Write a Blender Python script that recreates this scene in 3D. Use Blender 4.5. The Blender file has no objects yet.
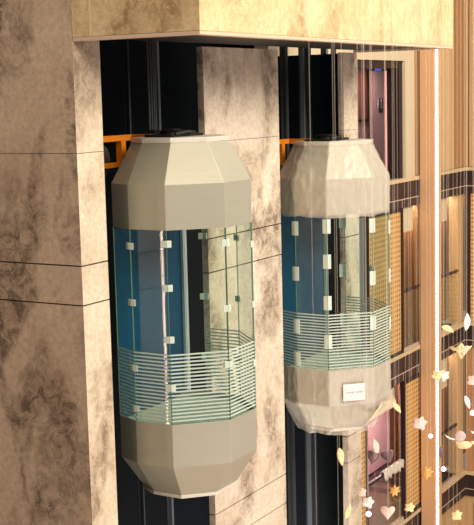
import bpy, bmesh, math, random
from mathutils import Vector, Matrix, noise
random.seed(7)
S = bpy.context.scene
COL = S.collection

def lin(c):
    return tuple(((v/255)/12.92 if v/255 <= .04045 else ((v/255+.055)/1.055)**2.4) for v in c)

# ------------------------------------------------------------------ camera
# world: X runs along the wall of lift openings, Y goes into the wall, Z up; the viewer's eye is the origin
FPX, YAW, PIT, ROL = 1227.83, .528599, .135366, -.024509
cy, sy, cp, sp = math.cos(YAW), math.sin(YAW), math.cos(PIT), math.sin(PIT)
FW = Vector((cy*cp, sy*cp, -sp)); R0 = Vector((sy, -cy, 0)); U0 = R0.cross(FW)
RT = R0*math.cos(ROL) + U0*math.sin(ROL); UP = U0*math.cos(ROL) - R0*math.sin(ROL)
cam = bpy.data.cameras.new('camera'); cam.sensor_fit = 'HORIZONTAL'; cam.sensor_width = 36
cam.lens = 36*FPX/474; cam.clip_start = .1; cam.clip_end = 300
co = bpy.data.objects.new('camera', cam); COL.objects.link(co)
co.matrix_world = Matrix(((RT.x, UP.x, -FW.x, 0), (RT.y, UP.y, -FW.y, 0), (RT.z, UP.z, -FW.z, 0), (0, 0, 0, 1)))
S.camera = co

def at(px, py, Y):
    """point of the place seen at a pixel of the photograph, on the vertical plane y = Y"""
    r = FW + RT*((px-237)/FPX) - UP*((py-262.5)/FPX)
    return r*(Y/r.y)

# ------------------------------------------------------------------ world, lights, exposure
W = bpy.data.worlds.new('atrium_ambient'); S.world = W; W.use_nodes = True
bg = W.node_tree.nodes['Background']; bg.inputs[0].default_value = (1.0, .90, .80, 1); bg.inputs[1].default_value = .24

def area(name, loc, target, size, power, colr, spread=180):
    l = bpy.data.lights.new(name, 'AREA'); l.shape = 'DISK'; l.size = size; l.energy = power; l.color = colr
    l.spread = math.radians(spread)
    o = bpy.data.objects.new(name, l); COL.objects.link(o); o.location = loc
    o.rotation_euler = (Vector(target)-Vector(loc)).to_track_quat('-Z', 'Y').to_euler()
    return o
area('ceiling_light', (15.5, -5.5, 6.0), (15.5, 8, -2.5), 7.0, 2750, (1, .90, .76))
area('ceiling_light', (4, -2, 6.5), (10.5, 9, -2), 5.0, 1350, (1, .86, .70))
area('ceiling_light', (19.5, 1.5, 5.5), (24.5, 9.5, -5), 2.5, 420, (1, .84, .68))
area('lobby_floor_light', (11, -2, -11.5), (14, 8, -4), 7.0, 1250, (1, .82, .83))
S.view_settings.view_transform = 'Standard'; S.view_settings.look = 'None'
S.view_settings.exposure = -.14; S.view_settings.gamma = 1; S.view_settings.use_curve_mapping = False

# ------------------------------------------------------------------ materials
def mat(name):
    m = bpy.data.materials.new(name); m.use_nodes = True
    nt = m.node_tree; return m, nt, nt.nodes['Principled BSDF']
def plain(name, rgb, rough=.5, metal=0, spec=.5):
    m, nt, b = mat(name); b.inputs['Base Color'].default_value = (*lin(rgb), 1)
    b.inputs['Roughness'].default_value = rough; b.inputs['Metallic'].default_value = metal
    b.inputs['Specular IOR Level'].default_value = spec
    return m
def emit(name, rgb, strength):
    m, nt, b = mat(name); b.inputs['Base Color'].default_value = (*lin(rgb), 1)
    b.inputs['Emission Color'].default_value = (*lin(rgb), 1); b.inputs['Emission Strength'].default_value = strength
    return m
def ramp(nt, src, stops):
    r = nt.nodes.new('ShaderNodeValToRGB'); e = r.color_ramp.elements
    while len(e) < len(stops): e.new(.5)
    for k, (p, c) in enumerate(stops): e[k].position = p; e[k].color = (*lin(c), 1)
    nt.links.new(src, r.inputs[0]); return r.outputs[0]
def texc(nt, scale=(1, 1, 1), loc=(0, 0, 0)):
    t = nt.nodes.new('ShaderNodeTexCoord'); mp = nt.nodes.new('ShaderNodeMapping')
    mp.inputs['Scale'].default_value = scale; mp.inputs['Location'].default_value = loc
    nt.links.new(t.outputs['Object'], mp.inputs[0]); return mp.outputs[0]
def nz(nt, vec, scale, detail=6, rough=.6, dist=0):
    n = nt.nodes.new('ShaderNodeTexNoise'); n.inputs['Scale'].default_value = scale
    n.inputs['Detail'].default_value = detail; n.inputs['Roughness'].default_value = rough
    n.inputs['Distortion'].default_value = dist
    nt.links.new(vec, n.inputs['Vector']); return n.outputs[0]
def mixc(nt, fac, a, b, mode='MIX'):
    m = nt.nodes.new('ShaderNodeMix'); m.data_type = 'RGBA'; m.blend_type = mode
    for i, v in ((0, fac), (6, a), (7, b)):
        if isinstance(v, (int, float)): m.inputs[i].default_value = v
        elif isinstance(v, tuple): m.inputs[i].default_value = (*v, 1)
        else: nt.links.new(v, m.inputs[i])
    return m.outputs[2]
def mathn(nt, op, a, b=None):
    m = nt.nodes.new('ShaderNodeMath'); m.operation = op
    for i, v in ((0, a), (1, b)):
        if v is None: continue
        if isinstance(v, (int, float)): m.inputs[i].default_value = v
        else: nt.links.new(v, m.inputs[i])
    return m.outputs[0]

def stone(name, light, mid, dark, stain, loc=(0, 0, 0), amount=.54):
    m, nt, b = mat(name); v = texc(nt, loc=loc)
    base = ramp(nt, nz(nt, v, 1.0, 8, .62, .5), [(.30, mid), (.62, light)])
    fine = ramp(nt, nz(nt, v, 15, 9, .8), [(.32, (214, 211, 207)), (.58, (255, 255, 255))])
    base = mixc(nt, 1, base, fine, 'MULTIPLY')
    # stains: a broad blotch mask, inside it a broken crackle of darker minerals
    big = nz(nt, texc(nt, (1.25, 1.25, .8), loc), 1.0, 4, .55, .6); vein = nz(nt, v, 5.0, 11, .84, .7)
    mr = nt.nodes.new('ShaderNodeMapRange'); nt.links.new(big, mr.inputs[0]); mr.inputs[1].default_value = amount-.04; mr.inputs[2].default_value = amount+.10
    mr2 = nt.nodes.new('ShaderNodeMapRange'); nt.links.new(vein, mr2.inputs[0]); mr2.inputs[1].default_value = .46; mr2.inputs[2].default_value = .56
    k = mathn(nt, 'MULTIPLY', mr.outputs[0], mr2.outputs[0])
    base = mixc(nt, mathn(nt, 'MULTIPLY', mr.outputs[0], .45), base, lin(dark))
    base = mixc(nt, mathn(nt, 'MULTIPLY', k, .75), base, lin(stain))
    w = nz(nt, v, .7, 7, .62, .8)
    line = mathn(nt, 'COMPARE', w, .5); line.node.inputs[2].default_value = .003
    base = mixc(nt, mathn(nt, 'MULTIPLY', line, .45), base, lin(light))
    nt.links.new(base, b.inputs['Base Color']); b.inputs['Roughness'].default_value = .45; b.inputs['Specular IOR Level'].default_value = .35
    return m
M = {}
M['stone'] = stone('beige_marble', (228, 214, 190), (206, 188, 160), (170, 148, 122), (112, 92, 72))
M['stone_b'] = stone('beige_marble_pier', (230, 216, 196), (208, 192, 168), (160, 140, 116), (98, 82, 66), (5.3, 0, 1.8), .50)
M['stone_l'] = stone('shaded_marble', (216, 192, 166), (190, 164, 138), (128, 104, 82), (64, 48, 36), (0, 1.1, .6), .475)  # left corner marble, darkened and browned to carry the shade on that face
M['stone_h'] = stone('honey_marble', (232, 208, 164), (212, 184, 136), (190, 158, 114), (140, 106, 68), (3, 2, 0), .55)
M['joint'] = plain('dark_joint', (52, 40, 30), .9)
M['soffit'] = plain('dark_soffit', (30, 28, 28), .6)
M['trim'] = plain('soffit_trim', (214, 186, 160), .5)
M['shaft'] = plain('shaft_dark', (14, 24, 30), .8, spec=.2)
M['rail'] = plain('steel_rail', (150, 160, 170), .4, .6)
M['rail_dark'] = plain('dull_rail', (74, 80, 84), .5, .5)
M['rope'] = plain('steel_rope', (40, 44, 46), .7, .2)

def brushed(name, rgb, metal=.45, rough=.38):
    m, nt, b = mat(name); v = texc(nt, (3, 3, 60))
    c = ramp(nt, nz(nt, v, 1.2, 3, .5), [(.3, tuple(int(x*.98) for x in rgb)), (.7, rgb)])
    nt.links.new(c, b.inputs['Base Color']); b.inputs['Metallic'].default_value = metal; b.inputs['Roughness'].default_value = rough
    return m
M['steel'] = brushed('champagne_steel', (180, 178, 160), .4, .45)
M['rim'] = brushed('pale_rim_steel', (222, 218, 205), .3, .45)
M['black'] = plain('black_machinery', (16, 16, 17), .5, .3)
M['orange'] = plain('orange_paint', (240, 138, 16), .45)
M['pulley'] = plain('grey_pulley', (86, 84, 80), .5, .5)
M['blue_film'] = plain('blue_cabin_panel', (0, 66, 98), .35)
M['cab_post'] = plain('pale_post', (190, 205, 205), .4, .4)
M['cab_floor'] = plain('cabin_floor', (176, 192, 176), .6)
M['cab_ceiling'] = plain('cabin_ceiling', (150, 155, 150), .6)
M['blue_cloth'] = plain('pale_blue_bag', (110, 170, 205), .6)

def glassm(name, tint, gloss_f=1.0):
    m = bpy.data.materials.new(name); m.use_nodes = True; nt = m.node_tree; nt.nodes.clear()
    o = nt.nodes.new('ShaderNodeOutputMaterial'); t = nt.nodes.new('ShaderNodeBsdfTransparent'); g = nt.nodes.new('ShaderNodeBsdfGlossy')
    t.inputs[0].default_value = (*tint, 1); g.inputs['Roughness'].default_value = .015; g.inputs[0].default_value = (.95, 1, .97, 1)
    fr = nt.nodes.new('ShaderNodeFresnel'); ge = nt.nodes.new('ShaderNodeNewGeometry')
    # both faces of a thin straight pane reflect alike: undo the node's inversion on the leaving face
    nt.links.new(mathn(nt, 'SUBTRACT', 1.5, mathn(nt, 'MULTIPLY', ge.outputs['Backfacing'], 1.5-1/1.5)), fr.inputs[0])
    mx = nt.nodes.new('ShaderNodeMixShader'); nt.links.new(mathn(nt, 'MULTIPLY', fr.outputs[0], gloss_f), mx.inputs[0])
    nt.links.new(t.outputs[0], mx.inputs[1]); nt.links.new(g.outputs[0], mx.inputs[2]); nt.links.new(mx.outputs[0], o.inputs[0])
    return m
M['glass'] = glassm('green_tint_glass', (.945, .985, .96), .66)
M['balustrade_glass'] = glassm('clear_balustrade_glass', (.92, .95, .93))
M['glass_edge'] = plain('green_glass_edge', (92, 128, 112), .2)

M['clip'] = plain('satin_clip', (214, 228, 214), .4, .2)

def wood(name, a, b_, c, axis='X', sc=9):
    m, nt, b = mat(name); s = (sc, sc, .03)
    v = texc(nt, s)
    col = ramp(nt, nz(nt, v, 1, 5, .7), [(.30, a), (.5, b_), (.70, c)])
    g = nz(nt, texc(nt, (60, 60, 1.2)), 1, 4, .6)
    col = mixc(nt, .35, col, ramp(nt, g, [(.3, (150, 140, 130)), (.7, (255, 255, 255))]), 'MULTIPLY')
    nt.links.new(col, b.inputs['Base Color']); b.inputs['Roughness'].default_value = .5
    return m
M['wood'] = wood('oak_slats', (150, 106, 66), (192, 146, 98), (216, 176, 126))
M['wood_p'] = wood('pale_oak', (196, 160, 112), (216, 182, 132), (228, 200, 154))
M['wood_d'] = wood('recess_wood', (158, 116, 82), (196, 150, 108), (216, 176, 132), sc=5)
M['wood_gap'] = plain('slat_gap', (100, 66, 42), .7)
M['col_wood'] = plain('tan_column', (216, 172, 128), .5)
M['dark_clad'] = wood('dark_brown_cladding', (46, 32, 30), (62, 44, 40), (84, 62, 56), sc=6)
M['edge'] = plain('slab_edge', (214, 190, 150), .5)
M['thin_line'] = plain('thin_metal_line', (200, 176, 160), .4)
M['dark_frame'] = plain('dark_bronze_frame', (44, 28, 26), .5)
M['handrail'] = plain('black_handrail', (28, 22, 20), .4)
M['beige_board'] = plain('beige_board', (212, 196, 164), .6)
M['led'] = emit('led_strip', (255, 212, 192), 20.0)
M['led_soft'] = plain('led_diffuser', (236, 190, 166), .6)
M['pink_led'] = emit('pink_led', (255, 170, 160), 1.0)
M['fairy'] = emit('fairy_light', (255, 190, 222), 3.5)
def lattice(name):
    m, nt, b = mat(name)
    t = nt.nodes.new('ShaderNodeTexCoord'); sx = nt.nodes.new('ShaderNodeSeparateXYZ'); nt.links.new(t.outputs['Object'], sx.inputs[0])
    h = mathn(nt, 'ADD', sx.outputs[0], sx.outputs[1])
    k = math.pi/.10
    u = mathn(nt, 'MULTIPLY', mathn(nt, 'ADD', h, sx.outputs[2]), k); w = mathn(nt, 'MULTIPLY', mathn(nt, 'SUBTRACT', h, sx.outputs[2]), k)
    p = mathn(nt, 'MULTIPLY', mathn(nt, 'SINE', u), mathn(nt, 'SINE', w))
    col = ramp(nt, p, [(.30, (232, 190, 122)), (.50, (164, 112, 58))])
    nt.links.new(col, b.inputs['Base Color']); b.inputs['Roughness'].default_value = .4; b.inputs['Metallic'].default_value = .15
    return m
M['lattice'] = lattice('gold_lattice')
M['red_panel'] = wood('red_brown_panel', (104, 66, 56), (126, 82, 68), (148, 98, 80), sc=4)
M['mauve_panel'] = plain('mauve_panel', (176, 146, 150), .4, .2)
M['pink_panel'] = plain('pink_steel', (200, 176, 176), .35, .3)
M['sign_blue'] = emit('blue_sign', (70, 100, 210), .9)
M['white'] = plain('white_mark', (240, 240, 245), .5)
M['button_black'] = plain('button_plate', (24, 20, 22), .3)
M['grey_door'] = plain('grey_black_door', (36, 40, 42), .35, .3)
M['door_line'] = plain('door_edge_line', (120, 128, 130), .4, .4)
M['paper'] = plain('white_paper', (246, 232, 230), .8)
M['ink'] = plain('grey_ink', (196, 182, 182), .8)
def filmm(name, alpha, rgb):
    m, nt, b = mat(name); b.inputs['Base Color'].default_value = (*lin(rgb), 1); b.inputs['Roughness'].default_value = .28
    b.inputs['Alpha'].default_value = alpha; return m
M['frost'] = filmm('frosted_white', .74, (206, 224, 212))
M['film'] = filmm('plastic_film', .34, (240, 232, 214))
M['film_flap'] = filmm('plastic_film_flap', .86, (232, 216, 188))
M['cloth'] = filmm('white_sheet', .9, (226, 216, 200))
M['thread'] = filmm('nylon_thread', .09, (255, 240, 226))
M['leaf_pink'] = plain('pale_pink_leaf', (244, 206, 190), .6)
M['leaf_gold'] = plain('gold_leaf', (226, 160, 84), .4, .2)
M['leaf_cream'] = plain('cream_leaf', (240, 216, 160), .5)
M['leaf_white'] = plain('white_leaf', (248, 234, 226), .5)
M['leaf_dark'] = plain('smoky_leaf', (110, 84, 84), .3)
M['floor'] = plain('atrium_floor', (214, 196, 170), .4)

# ------------------------------------------------------------------ mesh helpers
class MB:
    def __init__(s): s.v = []; s.f = []; s.mi = []
    def add(s, vs, fs, mi=0):
        o = len(s.v); s.v += [tuple(v) for v in vs]; s.f += [tuple(i+o for i in f) for f in fs]; s.mi += [mi]*len(fs); return s
    def box(s, x0, x1, y0, y1, z0, z1, mi=0):
        return s.add([(x0,y0,z0),(x1,y0,z0),(x1,y1,z0),(x0,y1,z0),(x0,y0,z1),(x1,y0,z1),(x1,y1,z1),(x0,y1,z1)],
                     [(0,3,2,1),(4,5,6,7),(0,1,5,4),(1,2,6,5),(2,3,7,6),(3,0,4,7)], mi)
    def slab(s, a, b, d, z0, z1, mi=0):
        """upright slab over the plan segment a-b, thickness vector d"""
        a = Vector(a); b = Vector(b); d = Vector(d)
        q = [a, b, b+d, a+d]
        return s.add([(p.x, p.y, z0) for p in q]+[(p.x, p.y, z1) for p in q],
                     [(0,3,2,1),(4,5,6,7),(0,1,5,4),(1,2,6,5),(2,3,7,6),(3,0,4,7)], mi)
    def loft(s, rings, close=True, cap0=False, cap1=False, mi=0):
        n = len(rings[0]); vs = [p for r in rings for p in r]; fs = []
        for k in range(len(rings)-1):
            for i in range(n if close else n-1):
                j = (i+1) % n; fs.append((k*n+i, k*n+j, (k+1)*n+j, (k+1)*n+i))
        if cap0: fs.append(tuple(reversed(range(n))))
        if cap1: fs.append(tuple((len(rings)-1)*n+i for i in range(n)))
        return s.add(vs, fs, mi)
    def tube(s, pts, r, n=8, mi=0):
        pts = [Vector(p) for p in pts]; rings = []
        rr = r if isinstance(r, (list, tuple)) else [r]*len(pts)
        for i, p in enumerate(pts):
            t = (pts[min(i+1, len(pts)-1)]-pts[max(i-1, 0)]).normalized()
            a = t.orthogonal().normalized() if abs(t.z) < .999 else Vector((1, 0, 0)); b = t.cross(a)
            rings.append([tuple(p+(a*math.cos(2*math.pi*k/n)+b*math.sin(2*math.pi*k/n))*rr[i]) for k in range(n)])
        return s.loft(rings, True, True, True, mi)
    def disc(s, c, axis, r, w, n=28, mi=0, hole=0):
        c = Vector(c); ax = Vector(axis).normalized(); a = ax.orthogonal().normalized(); b = ax.cross(a)
        f = lambda rad, o: [tuple(c+ax*o+(a*math.cos(2*math.pi*k/n)+b*math.sin(2*math.pi*k/n))*rad) for k in range(n)]
        prof = [f(hole or .001, -w/2), f(r*.8, -w/2), f(r, -w/2), f(r*.93, 0), f(r, w/2), f(r*.8, w/2), f(hole or .001, w/2)]
        return s.loft(prof, True, mi=mi)
    def ball(s, c, r, n=10, sz=(1, 1, 1), mi=0):
        rings = []
        for k in range(1, n):
            a = math.pi*k/n
            rings.append([(c[0]+r*sz[0]*math.sin(a)*math.cos(2*math.pi*i/14), c[1]+r*sz[1]*math.sin(a)*math.sin(2*math.pi*i/14), c[2]-r*sz[2]*math.cos(a)) for i in range(14)])
        return s.loft(rings, True, True, True, mi)
    def build(s, name, m, parent=None, bevel=0, smooth=False, rel=None):
        me = bpy.data.meshes.new(name)
        off = Vector(rel) if rel is not None else Vector((0, 0, 0))
        me.from_pydata([tuple(Vector(v)-off) for v in s.v], [], s.f)
        for x in (m if isinstance(m, (list, tuple)) else [m]): me.materials.append(x)
        for p, i in zip(me.polygons, s.mi): p.material_index = i; p.use_smooth = smooth
        bm = bmesh.new(); bm.from_mesh(me); bmesh.ops.recalc_face_normals(bm, faces=bm.faces)
        bm.to_mesh(me); bm.free()
        o = bpy.data.objects.new(name, me); COL.objects.link(o)
        o.location = off
        if parent: o.parent = parent
        if bevel:
            md = o.modifiers.new('bevel', 'BEVEL'); md.width = bevel; md.segments = 2; md.limit_method = 'ANGLE'
        return o
def tag(o, label=None, cat=None, group=None, kind=None):
    if label: o['label'] = label
    if cat: o['category'] = cat
    if group: o['group'] = group
    if kind: o['kind'] = kind
    return o
def empty(name, loc, label, cat, group=None):
    o = bpy.data.objects.new(name, None); COL.objects.link(o); o.location = loc; o.empty_display_size = .1
    return tag(o, label, cat, group)
def struct(o, label, cat): return tag(o, label, cat, kind='structure')
def copy_tree(o, parent=None):
    c = o.copy(); COL.objects.link(c)
    if parent: c.parent = parent
    for ch in list(o.children): copy_tree(ch, c)
    return c

# ------------------------------------------------------------------ the setting: stone walls
LIFT = 8.0; ZT = 5.0; ZB = -12.5; FAC = 9.55
JOINTS = [-.57, -1.775, -2.205, -5.36, -5.785, -8.94, -9.37]
def courses(mb, x0, x1, y0, y1, zlo, zhi, faint=(-.57,), gap=.016):
    """panels stacked with open joints over a dark core"""
    zs = [z for z in JOINTS if zlo < z < zhi]; cuts = [zhi]+zs+[zlo]
    for a, b in zip(cuts[:-1], cuts[1:]):
        ga = 0 if a == zhi else (.003 if a in faint else gap/2); gb = 0 if b == zlo else (.003 if b in faint else gap/2)
        mb.box(x0, x1, y0, y1, b+gb, a-ga, 0)
    e = .02
    mb.box(x0+e, x1-e, y0+e, y1-e, zlo+.01, zhi-.01, 1)
m = MB(); courses(m, 10.40, 10.875, LIFT, 17, ZB, ZT)
# the face towards the viewer has its shade painted in as darker brown, the return face beige: same block, two materials
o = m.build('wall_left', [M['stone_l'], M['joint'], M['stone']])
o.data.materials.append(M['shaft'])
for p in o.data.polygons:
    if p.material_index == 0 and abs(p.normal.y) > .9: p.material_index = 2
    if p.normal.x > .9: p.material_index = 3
struct(o, 'marble corner block at the left, its shade painted in brown, with two thin dark joints', 'wall')
m = MB(); courses(m, 12.99, 14.93, LIFT, LIFT+.09, ZB, .6)
struct(m.build('wall_middle', [M['stone_b'], M['joint']]), 'beige stained marble pier between the two glass lifts', 'wall')
m = MB(); courses(m, 17.01, 17.515, LIFT, LIFT+.09, ZB, .6)
struct(m.build('wall_narrow', [M['stone_b'], M['joint']]), 'narrow beige stone pier right of the wrapped lift', 'wall')
m = MB(); m.box(17.45, 17.515, LIFT+.095, FAC-.06, ZB, .6)
struct(m.build('wall_shaft_right', M['shaft']), 'dark flank of the lift shaft behind the narrow pier', 'wall')
# dark lift shaft behind the piers
m = MB(); m.box(10.9, 20.7, 10.6, 10.7, ZB, ZT)
struct(m.build('wall_shaft_back', M['shaft']), 'dark back wall of the lift shaft', 'wall')
m = MB(); m.box(20.62, 20.70, 9.75, 10.58, ZB, ZT)
struct(m.build('wall_shaft_side', M['shaft']), 'dark end wall of the lift shaft', 'wall')
# bulkhead over the openings: stone fascia on two sides, dark soffit with a stone coloured trim
LX0, LX1, LY0, LZ = 10.40, 17.46, 6.43, .64
m = MB(); m.box(LX0, LX0+.06, LY0, 7.765, LZ, ZT); m.box(LX0, LX0+.06, 7.771, LIFT-.005, LZ, ZT)
m.box(LX0+.06, LX1, LY0, LY0+.06, LZ, ZT); m.box(LX1-.06, LX1, LY0+.06, LIFT-.005, LZ, ZT)
struct(m.build('wall_bulkhead', M['stone_h']), 'honey marble bulkhead overhanging the lift openings', 'wall')
m = MB(); m.box(LX0+.004, LX0+.05, 7.7655, 7.7705, LZ, ZT); m.box(LX0-.004, LX0+.003, 7.756, 7.780, LZ, ZT)
struct(m.build('trim_8', M['edge']), 'thin pale upright strip on the honey marble bulkhead', 'trim')
m = MB(); m.box(LX0, LX0+.10, LY0, LIFT-.005, .60, .637); m.box(LX0+.10, LX1, LY0, LY0+.12, .60, .637); m.box(LX1-.1, LX1, LY0+.12, LIFT-.005, .60, .637)
struct(m.build('trim_1', M['trim'], bevel=.005), 'pinkish beige trim along the lower edge of the bulkhead', 'trim')
m = MB(); m.box(LX0+.105, LX1-.105, LY0+.125, LIFT-.005, .64, .68)
struct(m.build('ceiling_soffit', M['soffit']), 'dark soffit under the bulkhead', 'ceiling')
m = MB(); m.box(-6, 34, -14, 17, ZB-.2, ZB)
struct(m.build('floor', M['floor']), 'atrium floor far below', 'floor')

# ------------------------------------------------------------------ balcony facade at the right
SL = [-1.82, -5.39, -8.95]; STH = .52
XW = 26.74
m = MB(); m.box(23.2, 23.70, FAC, FAC+.25, SL[0], ZT); m.box(17.5, 23.2, FAC, FAC+.25, .60, ZT); m.box(17.52, 20.80, FAC, FAC+.18, SL[0], .6)
struct(m.build('trim_2', M['beige_board']), 'pale stone surround of the upper lift doorway', 'trim')
def slats(mb, x0, x1, y, z0, z1, pitch=.085, w=.05, d=.04):
    n = max(1, int((x1-x0)/pitch))
    for k in range(n):
        a = x0+k*(x1-x0)/n; mb.box(a, a+w, y-d, y, z0, z1, 0)
    mb.box(x0, x1, y, y+.05, z0, z1, 1)
m = MB(); slats(m, 23.71, XW, FAC+.04, SL[0]+.09, ZT)
struct(m.build('wall_slatted', [M['wood'], M['wood_gap']]), 'tall oak slatted wall above the upper balcony', 'wall')
m = MB(); m.box(25.12, 25.92, FAC-.03, FAC-.005, SL[0]+.09, ZT)
struct(m.build('trim_7', M['wood_p']), 'pale oak upright board just right of the light column', 'trim')
m = MB()
y = FAC-3.0
while y < FAC-.02:
    m.box(XW, XW+.04, y, y+.11, SL[0]+.09, ZT, 0); y += .14
m.box(XW+.04, XW+.1, FAC-3, FAC+.3, SL[0]+.09, ZT, 1)
struct(m.build('wall_right', [M['wood_p'], M['wood_gap']]), 'pale oak boarded wall at the right edge above the balcony', 'wall')
for k, z in enumerate(SL):
    t = empty('balcony', (22, FAC, z), ['dark brown slab band beside the upper lift doorway', 'dark brown slab band level with the foot of the wrapped lift', 'lowest dark brown slab band at the lower right corner'][k], 'balcony', None)
    rel = t.location
    def pb(mb, name, mt, bevel=0):
        o = mb.build(name, mt, t, bevel, rel=None); o.location = -rel; return o
    c = MB(); c.box(17.53, XW+.1, FAC, FAC+3.2, z-STH, z); c.box(XW, XW+1.4, FAC-3, FAC, z-STH, z)
    pb(c, 'slab', M['dark_clad'])
    c = MB(); c.box(17.53, XW-.03, FAC-.03, FAC+.15, z+.002, z+.08); c.box(XW-.03, XW+.15, FAC-3, FAC+.15, z+.002, z+.08)
    pb(c, 'edge_cap', M['edge'])
    c = MB(); c.box(17.53, XW-.012, FAC-.012, FAC-.001, z-.355, z-.335); c.box(XW-.012, XW-.001, FAC-3, FAC-.012, z-.355, z-.335)
    pb(c, 'reveal_strip', M['thin_line'])
    c = MB()
    for x in [20.9+.42*i for i in range(14)]: c.box(x, x+.012, FAC-.008, FAC-.001, z-STH+.01, z-.36)
    pb(c, 'panel_seam', M['thin_line'])
    struct(t, t['label'], 'balcony')
# bays below: [lattice spans], [open spans]
def opening(n, x0, x1, ztop, zbot):
    """recessed wood back wall and side cheeks of a bay"""
    m = MB(); m.box(x0, x1, FAC+.50, FAC+.56, zbot, ztop)
    return struct(m.build('wall_recess', M['wood_d']), n, 'wall')
z1, z2, z3 = SL[1]+.085, SL[0]-STH-.002, SL[2]+.085
z4 = SL[1]-STH-.002
opening('brown wood wall inside the middle balcony bays', 22.5, 29, z2, z1)
opening('brown wood wall inside the lower balcony bay right of the light column', 24.3, 29, z4, z3)
m = MB(); m.box(24.15, 25.1, FAC+.12, FAC+.2, z1, z2); m.box(24.2, 25.1, FAC+.12, FAC+.2, z3, z4)
struct(m.build('wall_behind_column', M['wood_p']), 'pale oak wall behind the light column', 'wall')
m = MB(); m.box(26.36, XW-.01, FAC+.05, FAC+.25, z1, z2); m.box(26.36, XW-.01, FAC+.05, FAC+.25, z3, z4)
struct(m.build('trim_3', M['wood_p']), 'pale oak pilaster in the corner at the right', 'trim')
def lat(x0, x1, za, zb, label, frame=.05):
    t = empty('lattice_screen', ((x0+x1)/2, FAC, za), label, 'screen', 'gold lattice screens')
    c = MB(); c.box(x0+frame, x1-frame, FAC+.02, FAC+.05, za+frame, zb-frame); o = c.build('lattice_panel', M['lattice'], t); o.location = -t.location
    c = MB(); c.box(x0, x0+frame, FAC-.02, FAC+.07, za, zb); c.box(x1-frame, x1, FAC-.02, FAC+.07, za, zb)
    c.box(x0+frame, x1-frame, FAC-.02, FAC+.07, za, za+frame); c.box(x0+frame, x1-frame, FAC-.02, FAC+.07, zb-frame, zb)
    o = c.build('frame', M['dark_frame'], t); o.location = -t.location
lat(21.28, 23.02, z1, z2, 'gold lattice screen behind the right edge of the wrapped lift')
lat(23.03, 24.17, z3, z4, 'gold lattice screen in a dark frame below the middle slab band', .08)
lat(20.2, 21.18, z3, z4, 'narrow gold lattice screen beside the narrow stone pier', .05)
m = MB()
for k in range(4): m.box(XW+.02, XW+.06, FAC-.62-.6*k, FAC-.12-.6*k, z1, z2)
struct(m.build('wall_right_lattice', M['lattice']), 'gold lattice facing at the right edge below the upper slab', 'wall')
m = MB(); m.box(XW+.06, XW+.1, FAC-3, FAC, z1, z2); m.box(XW, XW+.08, FAC-.11, FAC-.01, z1, z2)
struct(m.build('trim_4', M['dark_frame']), 'dark bronze upright at the right edge', 'trim')
m = MB(); m.box(XW+.04, XW+.1, FAC-3, FAC, z3, z4)
struct(m.build('wall_right_lower', M['wood_d']), 'brown wood wall at the lower right edge', 'wall')
m = MB(); m.box(20.85, 21.28, FAC+.25, FAC+.3, z1, z2)
struct(m.build('trim_5', M['mauve_panel']), 'mauve upright strip beside the gold lattice screen', 'trim')
m = MB(); m.box(17.55, 20.85, FAC+.02, FAC+.08, z1, z2); m.box(17.55, 20.19, FAC+.02, FAC+.08, z3, z4)
struct(m.build('wall_behind_pier', M['stone']), 'beige wall running back behind the narrow pier', 'wall')

m = MB(); m.box(17.55, XW+.1, FAC+.3, FAC+.36, ZB, SL[2]-STH-.002); m.box(XW+.04, XW+.1, FAC-3, FAC+.3, ZB, SL[2]-STH-.002)
struct(m.build('wall_lowest', M['wood_p']), 'pale wall below the lowest slab band', 'wall')
m = MB(); m.box(XW, XW+.038, FAC-.32, FAC-.22, ZB, SL[2]-STH-.15); m.box(XW, XW+.038, FAC-3, FAC-.32, SL[2]-STH-.25, SL[2]-STH-.15)
struct(m.build('trim_6', M['dark_frame']), 'dark door frame at the lower right corner', 'trim')
def board(x0, x1, zb, zt, label):
    m = MB(); m.box(x0, x1, FAC+.06, FAC+.14, zb, zt)
    tag(m.build('hanging_board', M['beige_board'], bevel=.005), label, 'board', 'blank beige boards under the slabs')
board(23.07, 23.72, -2.86, z2-.003, 'blank beige board under the upper slab beside the gold lattice')
board(25.25, 25.72, -2.86, z2-.003, 'blank beige board under the upper slab just right of the light column')
board(25.25, 25.72, -6.62, z4-.003, 'blank beige board under the middle slab just right of the light column')

def balustrade(x0, x1, z, label):
    t = empty('glass_balustrade', ((x0+x1)/2, FAC, z+.085), label, 'balustrade', 'glass balustrades of the balcony bays')
    c = MB(); c.box(x0, x1, FAC+.02, FAC+.032, z+.085, z+1.30); o = c.build('glass_pane', M['balustrade_glass'], t); o.location = -t.location
    c = MB(); c.box(x0, x1, FAC, FAC+.055, z+1.30, z+1.36); o = c.build('handrail', M['handrail'], t, .006); o.location = -t.location
    c = MB(); c.box(x0, x1, FAC+.005, FAC+.047, z+.082, z+.14); o = c.build('base_channel', M['thin_line'], t); o.location = -t.location
balustrade(23.03, 24.03, SL[1], 'glass balustrade with black handrail left of the light column')
balustrade(25.22, 26.30, SL[1], 'glass balustrade with black handrail right of the light column, upper of two')
balustrade(21.19, 23.02, SL[2], 'glass balustrade of the pink lit lobby, white sheet over its handrail')
balustrade(25.22, 26.22, SL[2], 'glass balustrade right of the light column, lower of two')

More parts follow.
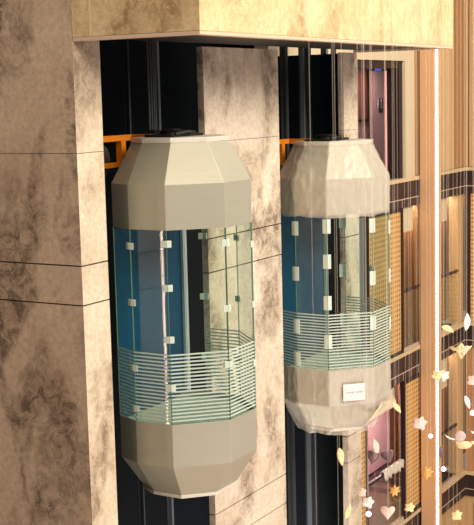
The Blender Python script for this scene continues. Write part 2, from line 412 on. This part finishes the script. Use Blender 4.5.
for z, x0 in ((z2, 25.8), (z4, 26.6)):
    for x in (x0-1.1, x0+1.1) if z == z2 else (x0+.3,):
        l = bpy.data.lights.new('bay_lamp', 'AREA'); l.shape = 'RECTANGLE'; l.size = 2.0; l.size_y = .2; l.energy = 17; l.color = (1, .82, .62)
        o = bpy.data.objects.new('bay_lamp', l); COL.objects.link(o); o.location = (x, FAC+.32, z-.01)
l = bpy.data.lights.new('shaft_fill', 'AREA'); l.shape = 'DISK'; l.size = 2; l.energy = 500; l.color = (1, .92, .85)  # added fill light, brightens the shaft back wall towards the bottom
o = bpy.data.objects.new('shaft_fill', l); COL.objects.link(o); o.location = (15, 9.4, ZB+.3); o.rotation_euler = (math.pi, 0, 0)
# light column: oak box with a continuous LED slot
def light_column(x0, x1, y0, y1, zlo, zhi, label, ledx):
    t = empty('light_column', ((x0+x1)/2, (y0+y1)/2, zlo), label, 'light column')
    c = MB(); c.box(x0, x1, y0, y1, zlo, zhi); o = c.build('casing', M['col_wood'], t); o.location = -t.location
    c = MB(); c.box(ledx[0]-.045, ledx[1]+.06, y0-.02, y0-.001, zlo, zhi); o = c.build('diffuser', M['led_soft'], t); o.location = -t.location
    c = MB(); c.box(ledx[0]+.02, ledx[1]-.02, y0-.035, y0-.021, zlo, zhi); o = c.build('led_strip', M['led'], t); o.location = -t.location
light_column(23.86, 24.28, 9.2, 9.5, ZB, ZT, 'tan column with a glowing pinkish LED strip full height of the atrium', (23.92, 24.02))

light_column(2.85, 3.25, 12.985, 13.3, ZB, ZT, 'tan column with a glowing LED strip outside the view at the left', (2.92, 3.06))
# ------------------------------------------------------------------ upper landing: lift doorway
zf = SL[0]+.08
t = empty('lift_doorway', (22, FAC+.3, zf), 'dark framed upper lift doorway with a lit reddish cabin inside', 'lift doorway')
def pt(mb, name, mt, bevel=0, lab=None):
    o = mb.build(name, mt, t, bevel); o.location = -Vector(t.location)
    if lab: o['label'] = lab
    return o
c = MB(); c.box(20.80, 23.2, FAC+.06, FAC+.3, .45, .60); c.box(23.02, 23.2, FAC+.06, FAC+.3, zf, .45); c.box(20.80, 20.86, FAC+.06, FAC+.3, zf, .45)
pt(c, 'door_frame', M['dark_frame'])
c = MB(); c.box(22.6, 28.6, FAC+1.75, FAC+1.8, -.60, .60)
pt(c, 'upper_panel', M['red_panel'])
c = MB(); c.box(22.6, 28.6, FAC+1.75, FAC+1.8, zf, -.64)
pt(c, 'lower_panel', M['mauve_panel'])
c = MB(); c.box(22.6, 28.6, FAC+1.70, FAC+1.75, -.645, -.595)
pt(c, 'bump_rail', M['black'])
a = at(375.2, 100, FAC+1.55); b = at(386, 100, FAC+1.55)
c = MB(); c.box(a.x, b.x, FAC+1.55, FAC+1.69, zf, .46)
col = pt(c, 'control_column', M['pink_panel'])
c = MB(); c.box(b.x-.03, b.x, FAC+1.53, FAC+1.549, zf, .46)
pt(c, 'light_strip', M['pink_led'])
p0 = at(379.2, 98.5, FAC+1.53); p1 = at(383, 107.5, FAC+1.53)
c = MB(); c.box(p0.x, p1.x, FAC+1.53, FAC+1.549, p1.z, p0.z); bp = pt(c, 'button_plate', M['button_black'])
p2 = at(381, 110.5, FAC+1.53)
c = MB(); c.box(p0.x+.03, p1.x, FAC+1.53, FAC+1.549, p2.z-.05, p2.z+.05); pt(c, 'key_switch', M['button_black'])
c = MB()
for k in range(5):
    z = p1.z+(p0.z-p1.z)*(k+.6)/5.3
    c.box(p0.x-.03, p0.x-.005, FAC+1.535, FAC+1.549, z-.012, z+.012); c.box((p0.x+p1.x)/2-.02, (p0.x+p1.x)/2+.02, FAC+1.520, FAC+1.529, z-.012, z+.012)
pt(c, 'lift_button', M['white'])
s0 = at(375.6, 65.5, FAC+1.5); s1 = at(381.5, 70.5, FAC+1.5)
c = MB(); c.box(s0.x, s1.x, FAC+1.50, FAC+1.52, s1.z, s0.z); pt(c, 'lit_sign', M['sign_blue'])
c = MB()
w = s1.x-s0.x; h = s0.z-s1.z
c.disc((s0.x+w*.30, FAC+1.495, s1.z+h*.5), (0, 1, 0), h*.30, .006, 16, hole=h*.17)
c.box(s0.x+w*.62, s0.x+w*.80, FAC+1.49, FAC+1.497, s1.z+h*.3, s1.z+h*.7); 
pt(c, 'sign_mark', M['white'])
c = MB(); c.box(20.86, 28.6, FAC+.3, FAC+1.75, .60, .66); pt(c, 'cabin_ceiling', M['mauve_panel'])
c = MB(); c.box(20.86, 28.6, FAC+.3, FAC+1.75, zf-.04, zf); pt(c, 'cabin_floor', M['mauve_panel'])
# sliding door leaves
for k, (x0, x1) in enumerate(((389.6, 394.6), (394.8, 399.3), (399.5, 404))):
    yy = FAC+.31-.06*k; a = at(x0, 120, yy).x; b = at(x1, 120, yy).x
    c = MB(); c.box(a, b, yy, yy+.04, zf, .45); d = pt(c, 'sliding_door', M['grey_door'])
    e = MB(); e.box(a+.02, a+.045, yy-.012, yy-.001, zf, .45); q = e.build('door_edge', M['door_line'], d)
pl = bpy.data.lights.new('cabin_lamp', 'AREA'); pl.size = .6; pl.energy = 30; pl.color = (1, .70, .64)
lo = bpy.data.objects.new('cabin_lamp', pl); COL.objects.link(lo); lo.location = (24.6, FAC+1.0, .56)

# ------------------------------------------------------------------ lower lobby with pink light
t = empty('lift_lobby', (22.1, FAC+.3, z3), 'pink lit lobby bay under the middle slab beside the narrow lattice', 'lobby')
c = MB(); c.box(22.6, 29.2, FAC+2.0, FAC+2.05, -7.25, z4); pt(c, 'upper_panel', M['red_panel'])
c = MB(); c.box(22.6, 29.2, FAC+1.9, FAC+2.0, z3, -7.25); pt(c, 'lower_panel', M['pink_panel'])
c = MB(); c.box(22.6, 29.2, FAC+1.86, FAC+1.9, -7.25, -7.17); pt(c, 'dado_rail', M['red_panel'])
a = at(386.5, 430, FAC+1.7).x; b = at(388.2, 430, FAC+1.7).x
c = MB(); c.box(a, b, FAC+1.7, FAC+1.74, -7.3, z4); pt(c, 'light_strip', M['pink_led'])
c = MB(); c.box(b+.01, b+.30, FAC+1.7, FAC+1.85, -7.3, z4); pt(c, 'dark_jamb', M['dark_frame'])
a = at(394, 430, FAC+.6).x; b = at(400, 430, FAC+.6).x
c = MB(); c.box(a, b, FAC+.6, FAC+.7, z3, z4); pt(c, 'timber_post', M['wood_d'])
pl = bpy.data.lights.new('lobby_lamp', 'AREA'); pl.size = .8; pl.energy = 300; pl.color = (1, .66, .72)
lo = bpy.data.objects.new('lobby_lamp', pl); COL.objects.link(lo); lo.location = (24.8, FAC+.9, z4-.06)
# white sheet draped over the lobby handrail
m = MB(); N = 30; rows = []
for j, (dy, dz) in enumerate(((-.05, -.12), (-.05, -.06), (-.04, .0), (-.02, .035), (.03, .04), (.075, .0), (.085, -.14))):
    rows.append([(21.95+1.0*i/N, FAC+.01+dy+.018*math.sin(i*1.3+j), SL[2]+1.36+dz*(1+.25*math.sin(i*.9) if dz < -.05 else 1)+.004*math.sin(i*2.1)) for i in range(N+1)])
m.loft(rows, close=False)
o = m.build('draped_sheet', M['cloth'], smooth=True); md = o.modifiers.new('thick', 'SOLIDIFY'); md.thickness = .006
tag(o, 'crumpled white sheet draped over the handrail of the pink lit lobby', 'sheet')

# ------------------------------------------------------------------ glass lifts
HX, HY, CC, TX, TY = .774, .723, .478, .143, .32
ZRT, ZRB, ZB1, ZB2, ZG, ZL, ZQ, ZQ2 = -.45, -.505, -.953, -1.451, -3.644, -4.142, -4.535, -4.575
def ring(z, s=0.0, back=.57):
    """plan octagon of the car: shallow at the wall side"""
    hx, hy, c = HX-s, HY-s, CC*(1-s*1.55)
    k = .57
    tx = TX; ty = max(.06, k-(HY-CC))-s*.3
    yb = (HY-CC)-s*.2 if s else (HY-CC)
    ybk = (k-.02*s)
    return [(-hx+tx, ybk-s*.5, z), (-hx, yb, z), (-hx, -hy+c, z), (-hx+c, -hy, z), (hx-c, -hy, z), (hx, -hy+c, z), (hx, yb, z), (hx-tx, ybk-s*.5, z)]
def make_car():
    root = empty('glass_lift', (11.93, 7.653, ZQ2), '', 'lift')
    dz = -ZQ2
    def put(mb, name, mt, parent=root, bevel=0, smooth=False, lab=None):
        mb.v = [(x, y, z+dz) for x, y, z in mb.v]
        o = mb.build(name, mt, parent, bevel, smooth)
        if lab: o['label'] = lab
        return o
    s = .245
    c = MB(); c.loft([ring(ZB2, .012), ring(ZB2), ring(ZB1), ring(ZRB, s)], cap0=True); put(c, 'upper_canopy', M['steel'], bevel=.004)
    c = MB(); c.loft([ring(ZRB, s-.008), ring(ZRT, s-.008), ring(ZRT, s+.03)], cap0=True, cap1=True); put(c, 'top_rim', M['rim'], bevel=.004)
    c = MB(); c.loft([ring(ZQ, s), ring(ZL), ring(ZG), ring(ZG, .012)], cap1=False); put(c, 'lower_skirt', M['steel'], bevel=.004)
    c = MB(); c.loft([ring(ZQ2, s-.01), ring(ZQ, s-.01)], cap0=True, cap1=True); put(c, 'bottom_rim', M['rim'], bevel=.004)
    c = MB(); c.loft([ring(ZG-.10, .03), ring(ZG-.06, .03)], cap0=True, cap1=True); put(c, 'cabin_floor', M['cab_floor'])
    # rear wall with blue sheet and posts
    r = ring(0); yb = .55
    c = MB(); c.box(-.62, .80, yb, yb+.03, ZG-.05, ZB2-.02); put(c, 'rear_panel', M['blue_film'], lab='deep blue rear panel')
    c = MB(); c.box(.80, .85, yb-.02, yb+.04, ZG-.05, ZB2-.02); put(c, 'rear_post', M['cab_post'])
    c = MB(); c.box(.72, .745, yb-.05, yb-.015, ZG-.05, ZB2-.02); put(c, 'rear_post', M['cab_post'])
    c = MB()
    for z in (-2.75,): c.tube([(-.55, yb-.07, z), (.62, yb-.07, z)], .018)
    # glass panes of seven sides
    order = [(0, 1), (1, 2), (2, 3), (3, 4), (4, 5), (5, 6)]
    for (i, j) in order:
        a = Vector(r[i][:2]); b = Vector(r[j][:2]); d = (b-a).normalized(); nrm = Vector((-d.y, d.x))
        if nrm.dot(-(a+b)/2) < 0: nrm = -nrm
        a2 = a+d*.006; b2 = b-d*.006
        c = MB(); c.slab(a2+nrm*.004, b2+nrm*.004, nrm*.012, ZG+.002, ZB2-.002)
        g = put(c, 'glass_pane', M['glass'])
        c = MB()
        for k in range(19):
            z = ZG+.035+.0418*k; c.slab(a2+nrm*.001, b2+nrm*.001, nrm*.002, z, z+.018)
        put(c, 'frosted_stripes', M['frost'], parent=g, lab='frosted white horizontal stripes')
        c = MB(); c.slab(a-nrm*.002, a+d*.006-nrm*.002, nrm*.02, ZG+.002, ZB2-.002); put(c, 'glass_edge', M['glass_edge'], parent=g)
    # clips on the seams
    for i, zs in ((1, (-1.64, -2.28, -3.03, -3.5)), (2, (-1.60, -2.09, -2.67, -3.22)), (3, (-1.62, -2.36, -3.0)), (4, (-1.7, -2.4, -3.1)), (6, (-1.7, -2.45, -3.2)), (5, (-1.7, -2.45, -3.2))):
        P = Vector(r[i][:2]); d1 = (Vector(r[i-1][:2])-P).normalized(); d2 = (Vector(r[i+1][:2])-P).normalized()
        for z in zs:
            c = MB()
            for d in (d1, d2):
                nrm = Vector((-d.y, d.x)); nrm = nrm if nrm.dot(P) > 0 else -nrm
                c.slab(P+nrm*.002, P+d*.055+nrm*.002, nrm*.014, z-.038, z+.038)
            put(c, 'glass_clip', M['clip'], bevel=.003)
    # roof gear
    c = MB(); c.box(-.36, .30, -.10, .28, ZRT, ZRT+.03); c.disc((-.12, .05, ZRT+.05), (0, 0, 1), .16, .05, 20); c.disc((.13, .1, ZRT+.045), (0, 0, 1), .1, .04, 20)
    c.tube([(-.3, -.1, ZRT+.035), (-.1, -.16, ZRT+.06), (.2, -.05, ZRT+.035)], .02); c.box(-.18, -.02, .0, .16, ZRT+.03, ZRT+.09)
    put(c, 'roof_gear', M['black'], bevel=.004)
    # orange frame with its pulley, on the wall side
    y = 8.42-7.653
    c = MB(); c.box(-.86, .16, y, y+.08, -.50, -.43); c.box(-.13, -.04, y-.005, y+.08, -.80, -.50); c.box(-.86, -.13, y, y+.08, -.80, -.745); c.box(-.86, -.80, y, y+.08, -.745, -.5)
    c.box(.09, .16, .32, y, -.50, -.43)
    put(c, 'support_frame', M['orange'], bevel=.006, lab='orange steel support frame')
    c = MB(); c.disc((-.40, y+.14, -.72), (0, 1, 0), .20, .05, 32, hole=.03); put(c, 'pulley', M['pulley'])
    return root
car = make_car()
tag(car, 'unwrapped champagne steel and glass lift between the left corner block and the middle pier', 'lift', 'panoramic glass lifts')
car2 = copy_tree(car); car2.location = Vector((15.925, 7.653, ZQ2-.222))
for ch in car2.children:                     # the seam clips of this lift still wear long protective strips
    if ch.name.startswith('glass_clip'):
        ch.data = ch.data.copy(); zc = sum(v.co.z for v in ch.data.vertices)/len(ch.data.vertices)
        for v in ch.data.vertices: v.co.z = zc+(v.co.z-zc)*2.6
tag(car2, 'glass lift wrapped in plastic film with a paper note on its skirt', 'lift', 'panoramic glass lifts')

# hoist ropes and guide rails
def rope(x, y, z0, label, r=.012):
    m = MB(); m.tube([(x, y, z0), (x, y, ZT)], r); tag(m.build('hoist_rope', M['rope']), label, 'rope', 'hoist ropes')
for k, (px) in enumerate((149.0, 151.4, 153.6, 155.4)):
    p = at(px, 100, 7.75); rope(p.x, 7.75, ZRT+.09, 'thin grey hoist rope rising from the roof of the unwrapped lift')
def rail(x, y, w, z0, z1, mt, label):
    t = empty('guide_rail', (x, y, z0), label, 'rail', 'guide rails')
    c = MB(); c.box(-w/2, w/2, 0, .06, 0, z1-z0); c.build('rail_web', mt, t)
    c = MB(); c.box(-w*.9, w*.9, .06, .08, 0, z1-z0); c.build('rail_flange', M['rail_dark'], t)
rail(12.905, 8.6, .045, ZB, ZT, M['rail'], 'bright steel guide rail behind the unwrapped lift')
rail(12.26, 8.6, .03, ZB, ZT, M['rail_dark'], 'dull guide rail left of the bright rail behind the unwrapped lift')
rail(11.94, 8.9, .03, ZB, ZT, M['rail_dark'], 'leftmost dull guide rail behind the unwrapped lift')
rail(16.89, 8.6, .03, ZB, ZT, M['rail'], 'thin guide rail behind the middle of the wrapped lift')
rail(17.70, 8.6, .075, ZB, ZT, M['rail'], 'broad bright guide rail near the narrow pier')
rail(18.02, 8.6, .025, ZB, ZT, M['rail_dark'], 'thin dull rail right beside the narrow pier')
rail(17.10, 8.6, .07, ZB, ZT, M['rail_dark'], 'broad dull guide rail behind the wrapped lift')
rail(16.33, 8.6, .08, ZB, ZT, M['rail_dark'], 'dull guide rail beside the middle pier under the wrapped lift')

# ------------------------------------------------------------------ plastic film on the second lift
def film_shell(name, prof, label, seed, amp=.022):
    """film hung round the visible sides of the car, with ridged creases"""
    m = MB(); rows = []; NU = 26
    for (za, sa), (zb, sb), nv in prof:
        for v in range(nv+1):
            f = v/nv; z = za+(zb-za)*f; s = sa+(sb-sa)*f
            R_ = [Vector(p) for p in ring(z, s)]
            row = []
            for i in range(0, 6):
                a, b = R_[i], R_[i+1]
                for u in range(NU):
                    p = a.lerp(b, u/NU)
                    d = (b-a); n = Vector((d.y, -d.x, 0)).normalized()
                    if n.dot(p) < 0: n = -n
                    q = Vector((p.x*2.2+seed, p.y*2.2, p.z*1.6+seed))
                    r1 = 1-abs(noise.noise(q*1.5))*2; r2 = 1-abs(noise.noise(q*3.7+Vector((3, 1, 7))))*2
                    hgt = .006+amp*max(0, r1)**4+amp*.5*max(0, r2)**4+.004*noise.noise(q*8)
                    row.append(tuple(p+n*max(.004, hgt)))
            rows.append(row)
    # ragged lower hem
    rows[0] = [(x, y, z+.03*noise.noise(Vector((x*6, y*6, seed)))) for x, y, z in rows[0]]
    m.loft(rows, close=False)
    base = car2.location
    m.v = [(x, y, z-ZQ2) for x, y, z in m.v]
    o = m.build(name, M['film'], smooth=True); o.location = base
    return tag(o, label, 'film', 'plastic films on the wrapped lift')
film_shell('plastic_wrap', [((ZB2-.03, 0), (ZB1, 0), 14), ((ZB1+.01, .002), (ZRB, .245), 14), ((ZRB+.005, .24), (ZRT+.01, .235), 2)], 'wrinkled clear plastic film over the steel top of the wrapped lift', 1.7)
film_shell('plastic_wrap', [((ZQ2-.05, .24), (ZL, 0), 16), ((ZL+.005, 0), (ZG+.03, 0), 14)], 'wrinkled clear plastic film round the steel skirt of the wrapped lift', 9.1)
# loose flap hanging from the skirt
A, B, C_, D_ = at(367.5, 423, 6.85), at(389.5, 392, 7.05), at(396, 384, 7.3), at(396.5, 405, 7.15)
m = MB(); rows = []
for j in range(13):
    f = j/12; row = []
    for i in range(15):
        g = i/14
        p = A.lerp(B, g*.98).lerp(A.lerp(D_, g*.95), f) if g < .9 else B.lerp(C_, (g-.9)*6).lerp(D_, f)
        n = noise.noise(Vector((g*4, f*3, 2)))
        row.append(tuple(p+Vector((.2, -.8, .1))*.03*n))
    rows.append(row)
m.loft(rows, close=False)
o = m.build('film_flap', M['film_flap'], smooth=True); md = o.modifiers.new('thick', 'SOLIDIFY'); md.thickness = .004
tag(o, 'loose cream flap of film hanging out from the skirt of the wrapped lift', 'film')
# paper note taped to the diagonal face of the skirt
R_ = [Vector(p)+Vector((15.925, 7.653, -.222)) for p in ring(0)]
a, b = R_[2], R_[3]; d = (b-a).normalized(); n = Vector((d.y, -d.x, 0)); n = n if n.dot((a+b)/2-Vector((15.925, 7.653, 0))) > 0 else -n
c0 = a+d*.235
t = empty('paper_note', (c0.x, c0.y, 0), 'white paper note taped to the skirt of the wrapped lift', 'paper')
def noteq(u0, u1, z0, z1, off, name, mt, th=.003):
    c = MB(); p = a+d*u0+n*off; q = a+d*u1+n*off
    c.slab(p.xy, q.xy, (n*th).xy, z0, z1); o = c.build(name, mt, t); o.location = -Vector(t.location); return o
noteq(.20, .525, -4.30, -4.06, .038, 'sheet', M['paper'])
u = .25
for wd in (.022, .026, .02, .03, 0, .028, .022, .03, .018):
    if wd: noteq(u, u+wd, -4.192, -4.170, .042, 'printed_letter', M['ink'], .001)
    u += (wd or .02)+.004

# ------------------------------------------------------------------ hanging ornaments
def outline(kind):
    P = []
    if kind == 'maple':
        for k in range(40):
            a = 2*math.pi*k/40; lobes = [math.pi/2, math.pi/2+1.1, math.pi/2-1.1, math.pi/2+2.2, math.pi/2-2.2]
            dmin = min(abs((a-l+math.pi) % (2*math.pi)-math.pi) for l in lobes)
            P.append((a, .5*(1.0-.40*min(1, dmin/.6)**1.5)+.045*math.sin(k*2.9)))
        return [(r*math.cos(a), r*math.sin(a)) for a, r in P]
    if kind == 'star':
        return [((.5 if k % 2 == 0 else .28)*math.cos(2*math.pi*k/14+.3), (.5 if k % 2 == 0 else .28)*math.sin(2*math.pi*k/14+.3)) for k in range(14)]
    if kind == 'heart':
        return [(.48*math.sin(t)**3, .40*math.cos(t)-.16*math.cos(2*t)-.06*math.cos(3*t)-.02*math.cos(4*t)) for t in [2*math.pi*k/30 for k in range(30)]]
    if kind == 'slender':
        return [(.20*math.sin(math.pi*f)**.8*(1 if s_ else -1)+.08*math.sin(3*f), .5-f) for s_, fs in ((1, [k/12 for k in range(13)]), (0, [1-k/12 for k in range(1, 12)])) for f in fs]
    if kind == 'wing':
        return [(-.5, .12), (-.36, .16), (-.2, .1), (-.08, .2), (.04, .3), (.12, .22), (.2, .1), (.34, .14), (.5, .16), (.4, .02), (.22, -.1), (.12, -.3), (.02, -.42), (-.06, -.28), (-.16, -.06), (-.34, -.0)]
def leaf_mesh(kind, size, bend):
    pts = outline(kind); m = MB(); n = len(pts); th = .006
    L = [Vector((x*size, 0, z*size)) for x, z in pts]
    rings = []
    for f in (1.0, .66, .33):
        rings.append([Vector((p.x*f, bend*size*((p.x*f/size)**2*2-(p.z*f/size)**2)+.02*size*math.sin(9*p.x/size), p.z*f)) for p in L])
    for sgn in (0, 1):
        m.loft([[tuple(p+Vector((0, th*sgn, 0))) for p in r] for r in (rings if sgn == 0 else rings)], True, False, False)
        k = len(m.v); m.v.append((0, th*sgn, 0)); base = k-n
        m.f += [(base+i, base+(i+1) % n, k) for i in range(n)]; m.mi += [0]*n
    half = 3*n+1
    m.f += [(i, (i+1) % n, half+(i+1) % n, half+i) for i in range(n)]; m.mi += [0]*n
    return m
FACE = math.atan2(-1, 1.8)
def ornament(px, py, Y, size_px, kind, mt, label, rot=0, thread=True, name='hanging_leaf', bend=.25, spin=.2):
    p = at(px, py, Y); dist = p.dot(FW); size = 1.15*size_px*dist/FPX
    t = empty(name, p, label, 'leaf', 'hanging leaf ornaments')
    o = leaf_mesh(kind, size, bend).build('leaf', mt, t, smooth=True)
    o.rotation_euler = (0, rot, -(math.pi/2-YAW)+spin)
    if thread:
        c = MB(); c.tube([(0, 0, size*.25), (0, 0, ZT+2-p.z)], .006, 5); c.build('thread', M['thread'], t)
    return t
LP, LG, LC, LW, LD = M['leaf_pink'], M['leaf_gold'], M['leaf_cream'], M['leaf_white'], M['leaf_dark']
ornament(420, 424, 5.5, 14, 'maple', LP, 'pale pink maple leaf hanging before the framed gold lattice', .3)
ornament(427.5, 473, 5.2, 13, 'star', LG, 'orange gold star leaf hanging just left of the light column', .2)
ornament(395, 491, 5.2, 12, 'star', LG, 'orange gold leaf hanging below the draped white sheet', .5)
ornament(388, 512, 5.4, 14, 'heart', LP, 'pale pink heart leaf hanging near the bottom below the lobby', .1)
ornament(375, 447, 5.6, 15, 'slender', LP, 'slender pale pink leaf hanging before the pink lobby wall', -.2)
ornament(373.5, 457, 5.3, 13, 'heart', LD, 'smoky crinkled leaf, left of a pair before the pink lobby wall', .4, bend=.5)
ornament(388.5, 456, 5.3, 13, 'heart', LD, 'smoky crinkled leaf, right of a pair before the pink lobby wall', -.2, bend=.5)
ornament(396, 408, 5.4, 12, 'slender', LC, 'cream folded leaf hanging at the tip of the film flap', -.7, bend=.5)
ornament(437, 376, 5.0, 11, 'maple', LC, 'cream flower like leaf hanging in front of the LED strip', .6)
ornament(447, 329.5, 4.7, 13, 'slender', LC, 'slender cream leaf at the middle slab band right of the light column', -1.1)
ornament(466, 322, 5.0, 16, 'slender', LW, 'thin white leaf hanging at the right edge above the winged ornament', .1)
ornament(466.5, 402, 4.8, 13, 'slender', LW, 'white curled leaf hanging at the right edge above a pink light', -.35, bend=.5)
ornament(339.5, 456, 5.6, 17, 'slender', LC, 'cream twisted leaf hanging before the dark shaft under the wrapped lift', -.15, bend=.8)
ornament(410, 508, 5.2, 10, 'maple', LC, 'small cream leaf hanging over the foot of the framed gold lattice', .3)
ornament(444, 376, 5.0, 11, 'maple', M['leaf_white'], 'small white leaf hanging just right of the LED strip', .9)
ornament(440.5, 452, 5.1, 12, 'slender', LD, 'smoky slender leaf hanging above the lower pink light', .2)
ornament(473.5, 381, 5.0, 12, 'maple', LP, 'pale pink leaf cut by the right edge of the view', .3)
ornament(368, 503, 5.3, 12, 'maple', LW, 'white leaf hanging at the bottom beside the narrow lattice', .4)
ornament(347, 511, 5.5, 15, 'slender', LC, 'cream curved leaf at the bottom before the narrow stone pier', .3, bend=.6)
ornament(457, 516, 5.3, 11, 'maple', LC, 'cream leaf hanging at the bottom right below the lowest slab band', .1)
ornament(362, 493, 5.3, 9, 'maple', LP, 'small pale leaf hanging beside the foot of the narrow lattice', .1)
def bird(px, py, Y, label, kind):
    p = at(px, py, Y); k = p.dot(FW)/FPX
    t = empty('hanging_bird', p, label, 'ornament', 'hanging winged ornaments')
    rz = -(math.pi/2-YAW)
    if kind == 0:
        o = leaf_mesh('wing', 24*k, .15).build('wings', LC, t, smooth=True); o.rotation_euler = (0, 0, rz)
        o = leaf_mesh('heart', 12*k, .3).build('body', LP, t, smooth=True); o.rotation_euler = (0, 0, rz); o.location = Vector((.02, -.035, .0))
    else:
        c = MB(); c.ball((0, 0, 0), 6.5*k, 10, (1.25, .7, .6)); c.tube([(6*k, 0, 1*k), (10*k, 0, 2.5*k), (12*k, 0, 1*k)], [2.2*k, 1.5*k, .5*k]); c.tube([(-5*k, 0, 0), (-8*k, 0, 4*k)], [3*k, .6*k])
        o = c.build('body', LC, t, smooth=True); o.rotation_euler = (0, 0, rz)
        c = MB(); c.ball((-3.5*k, 0, 9*k), 5.5*k, 10, (1, .8, 1)); o = c.build('crystal_ball', M['crystal'], t, smooth=True); o.rotation_euler = (0, 0, rz)
        c = MB(); c.tube([(-9*k, 0, 6*k), (-14*k, 0, 7*k), (-17*k, 0, 9*k), (-20*k, 0, 12*k)], [1*k, .9*k, .8*k, .4*k]); o = c.build('tail_feather', LW, t, smooth=True); o.rotation_euler = (0, 0, rz)
        c = MB(); c.tube([(5*k, 0, 16*k), (8*k, 0, 13*k), (13*k, 0, 11*k)], [.7*k, 1*k, .7*k]); o = c.build('wing_feather', LW, t, smooth=True); o.rotation_euler = (0, 0, rz)
    c = MB(); c.tube([(0, 0, 3*k), (0, 0, ZT+2-p.z)], .006, 5); c.build('thread', M['thread'], t)
M['crystal'] = filmm('crystal', .45, (240, 226, 226))
bird(460.5, 350, 5.0, 'gold winged ornament with a pink body hanging right of the light column', 0)
bird(464, 445, 5.0, 'cream bird ornament with a clear ball hanging low at the right', 1)
def fairy(px, py, Y, r, label):
    p = at(px, py, Y); k = p.dot(FW)/FPX
    t = empty('fairy_light', p, label, 'light', 'small pink fairy lights')
    c = MB(); c.ball((0, 0, 0), r*k, 8); c.build('bulb', M['fairy'], t, smooth=True)
    c = MB(); c.tube([(0, 0, r*k), (0, 0, ZT+2-p.z)], .006, 5); c.build('thread', M['thread'], t)
    l = bpy.data.lights.new('glow', 'POINT'); l.energy = 1.2; l.color = (1, .6, .8); l.shadow_soft_size = .03
    o = bpy.data.objects.new('glow', l); COL.objects.link(o); o.parent = t; o.location = (-.03, -.06, 0)
fairy(430.5, 436, 5.3, 2.2, 'glowing pink light hanging below the pale pink maple leaf')
fairy(443.5, 469, 5.1, 2.5, 'glowing pink light hanging right of the orange star leaf')
fairy(472.5, 413, 5.0, 2.6, 'glowing pink light hanging at the right edge')
fairy(368.5, 514, 5.4, 2.8, 'glowing pink light at the bottom beside the narrow lattice')
for k, px in enumerate((310, 333, 362, 371.5, 363.5, 385, 397, 404, 410, 416, 448.5, 453)):
    Y = 5.2+.15*(k % 5); p = at(px, 120, Y); m = MB(); m.tube([(p.x, p.y, ZB+.5), (p.x, p.y, ZT+2)], .005, 5)
    tag(m.build('hanging_thread', M['thread']), 'fine pale thread hanging straight down in front of the balconies', 'thread', 'bare threads hanging in the atrium')
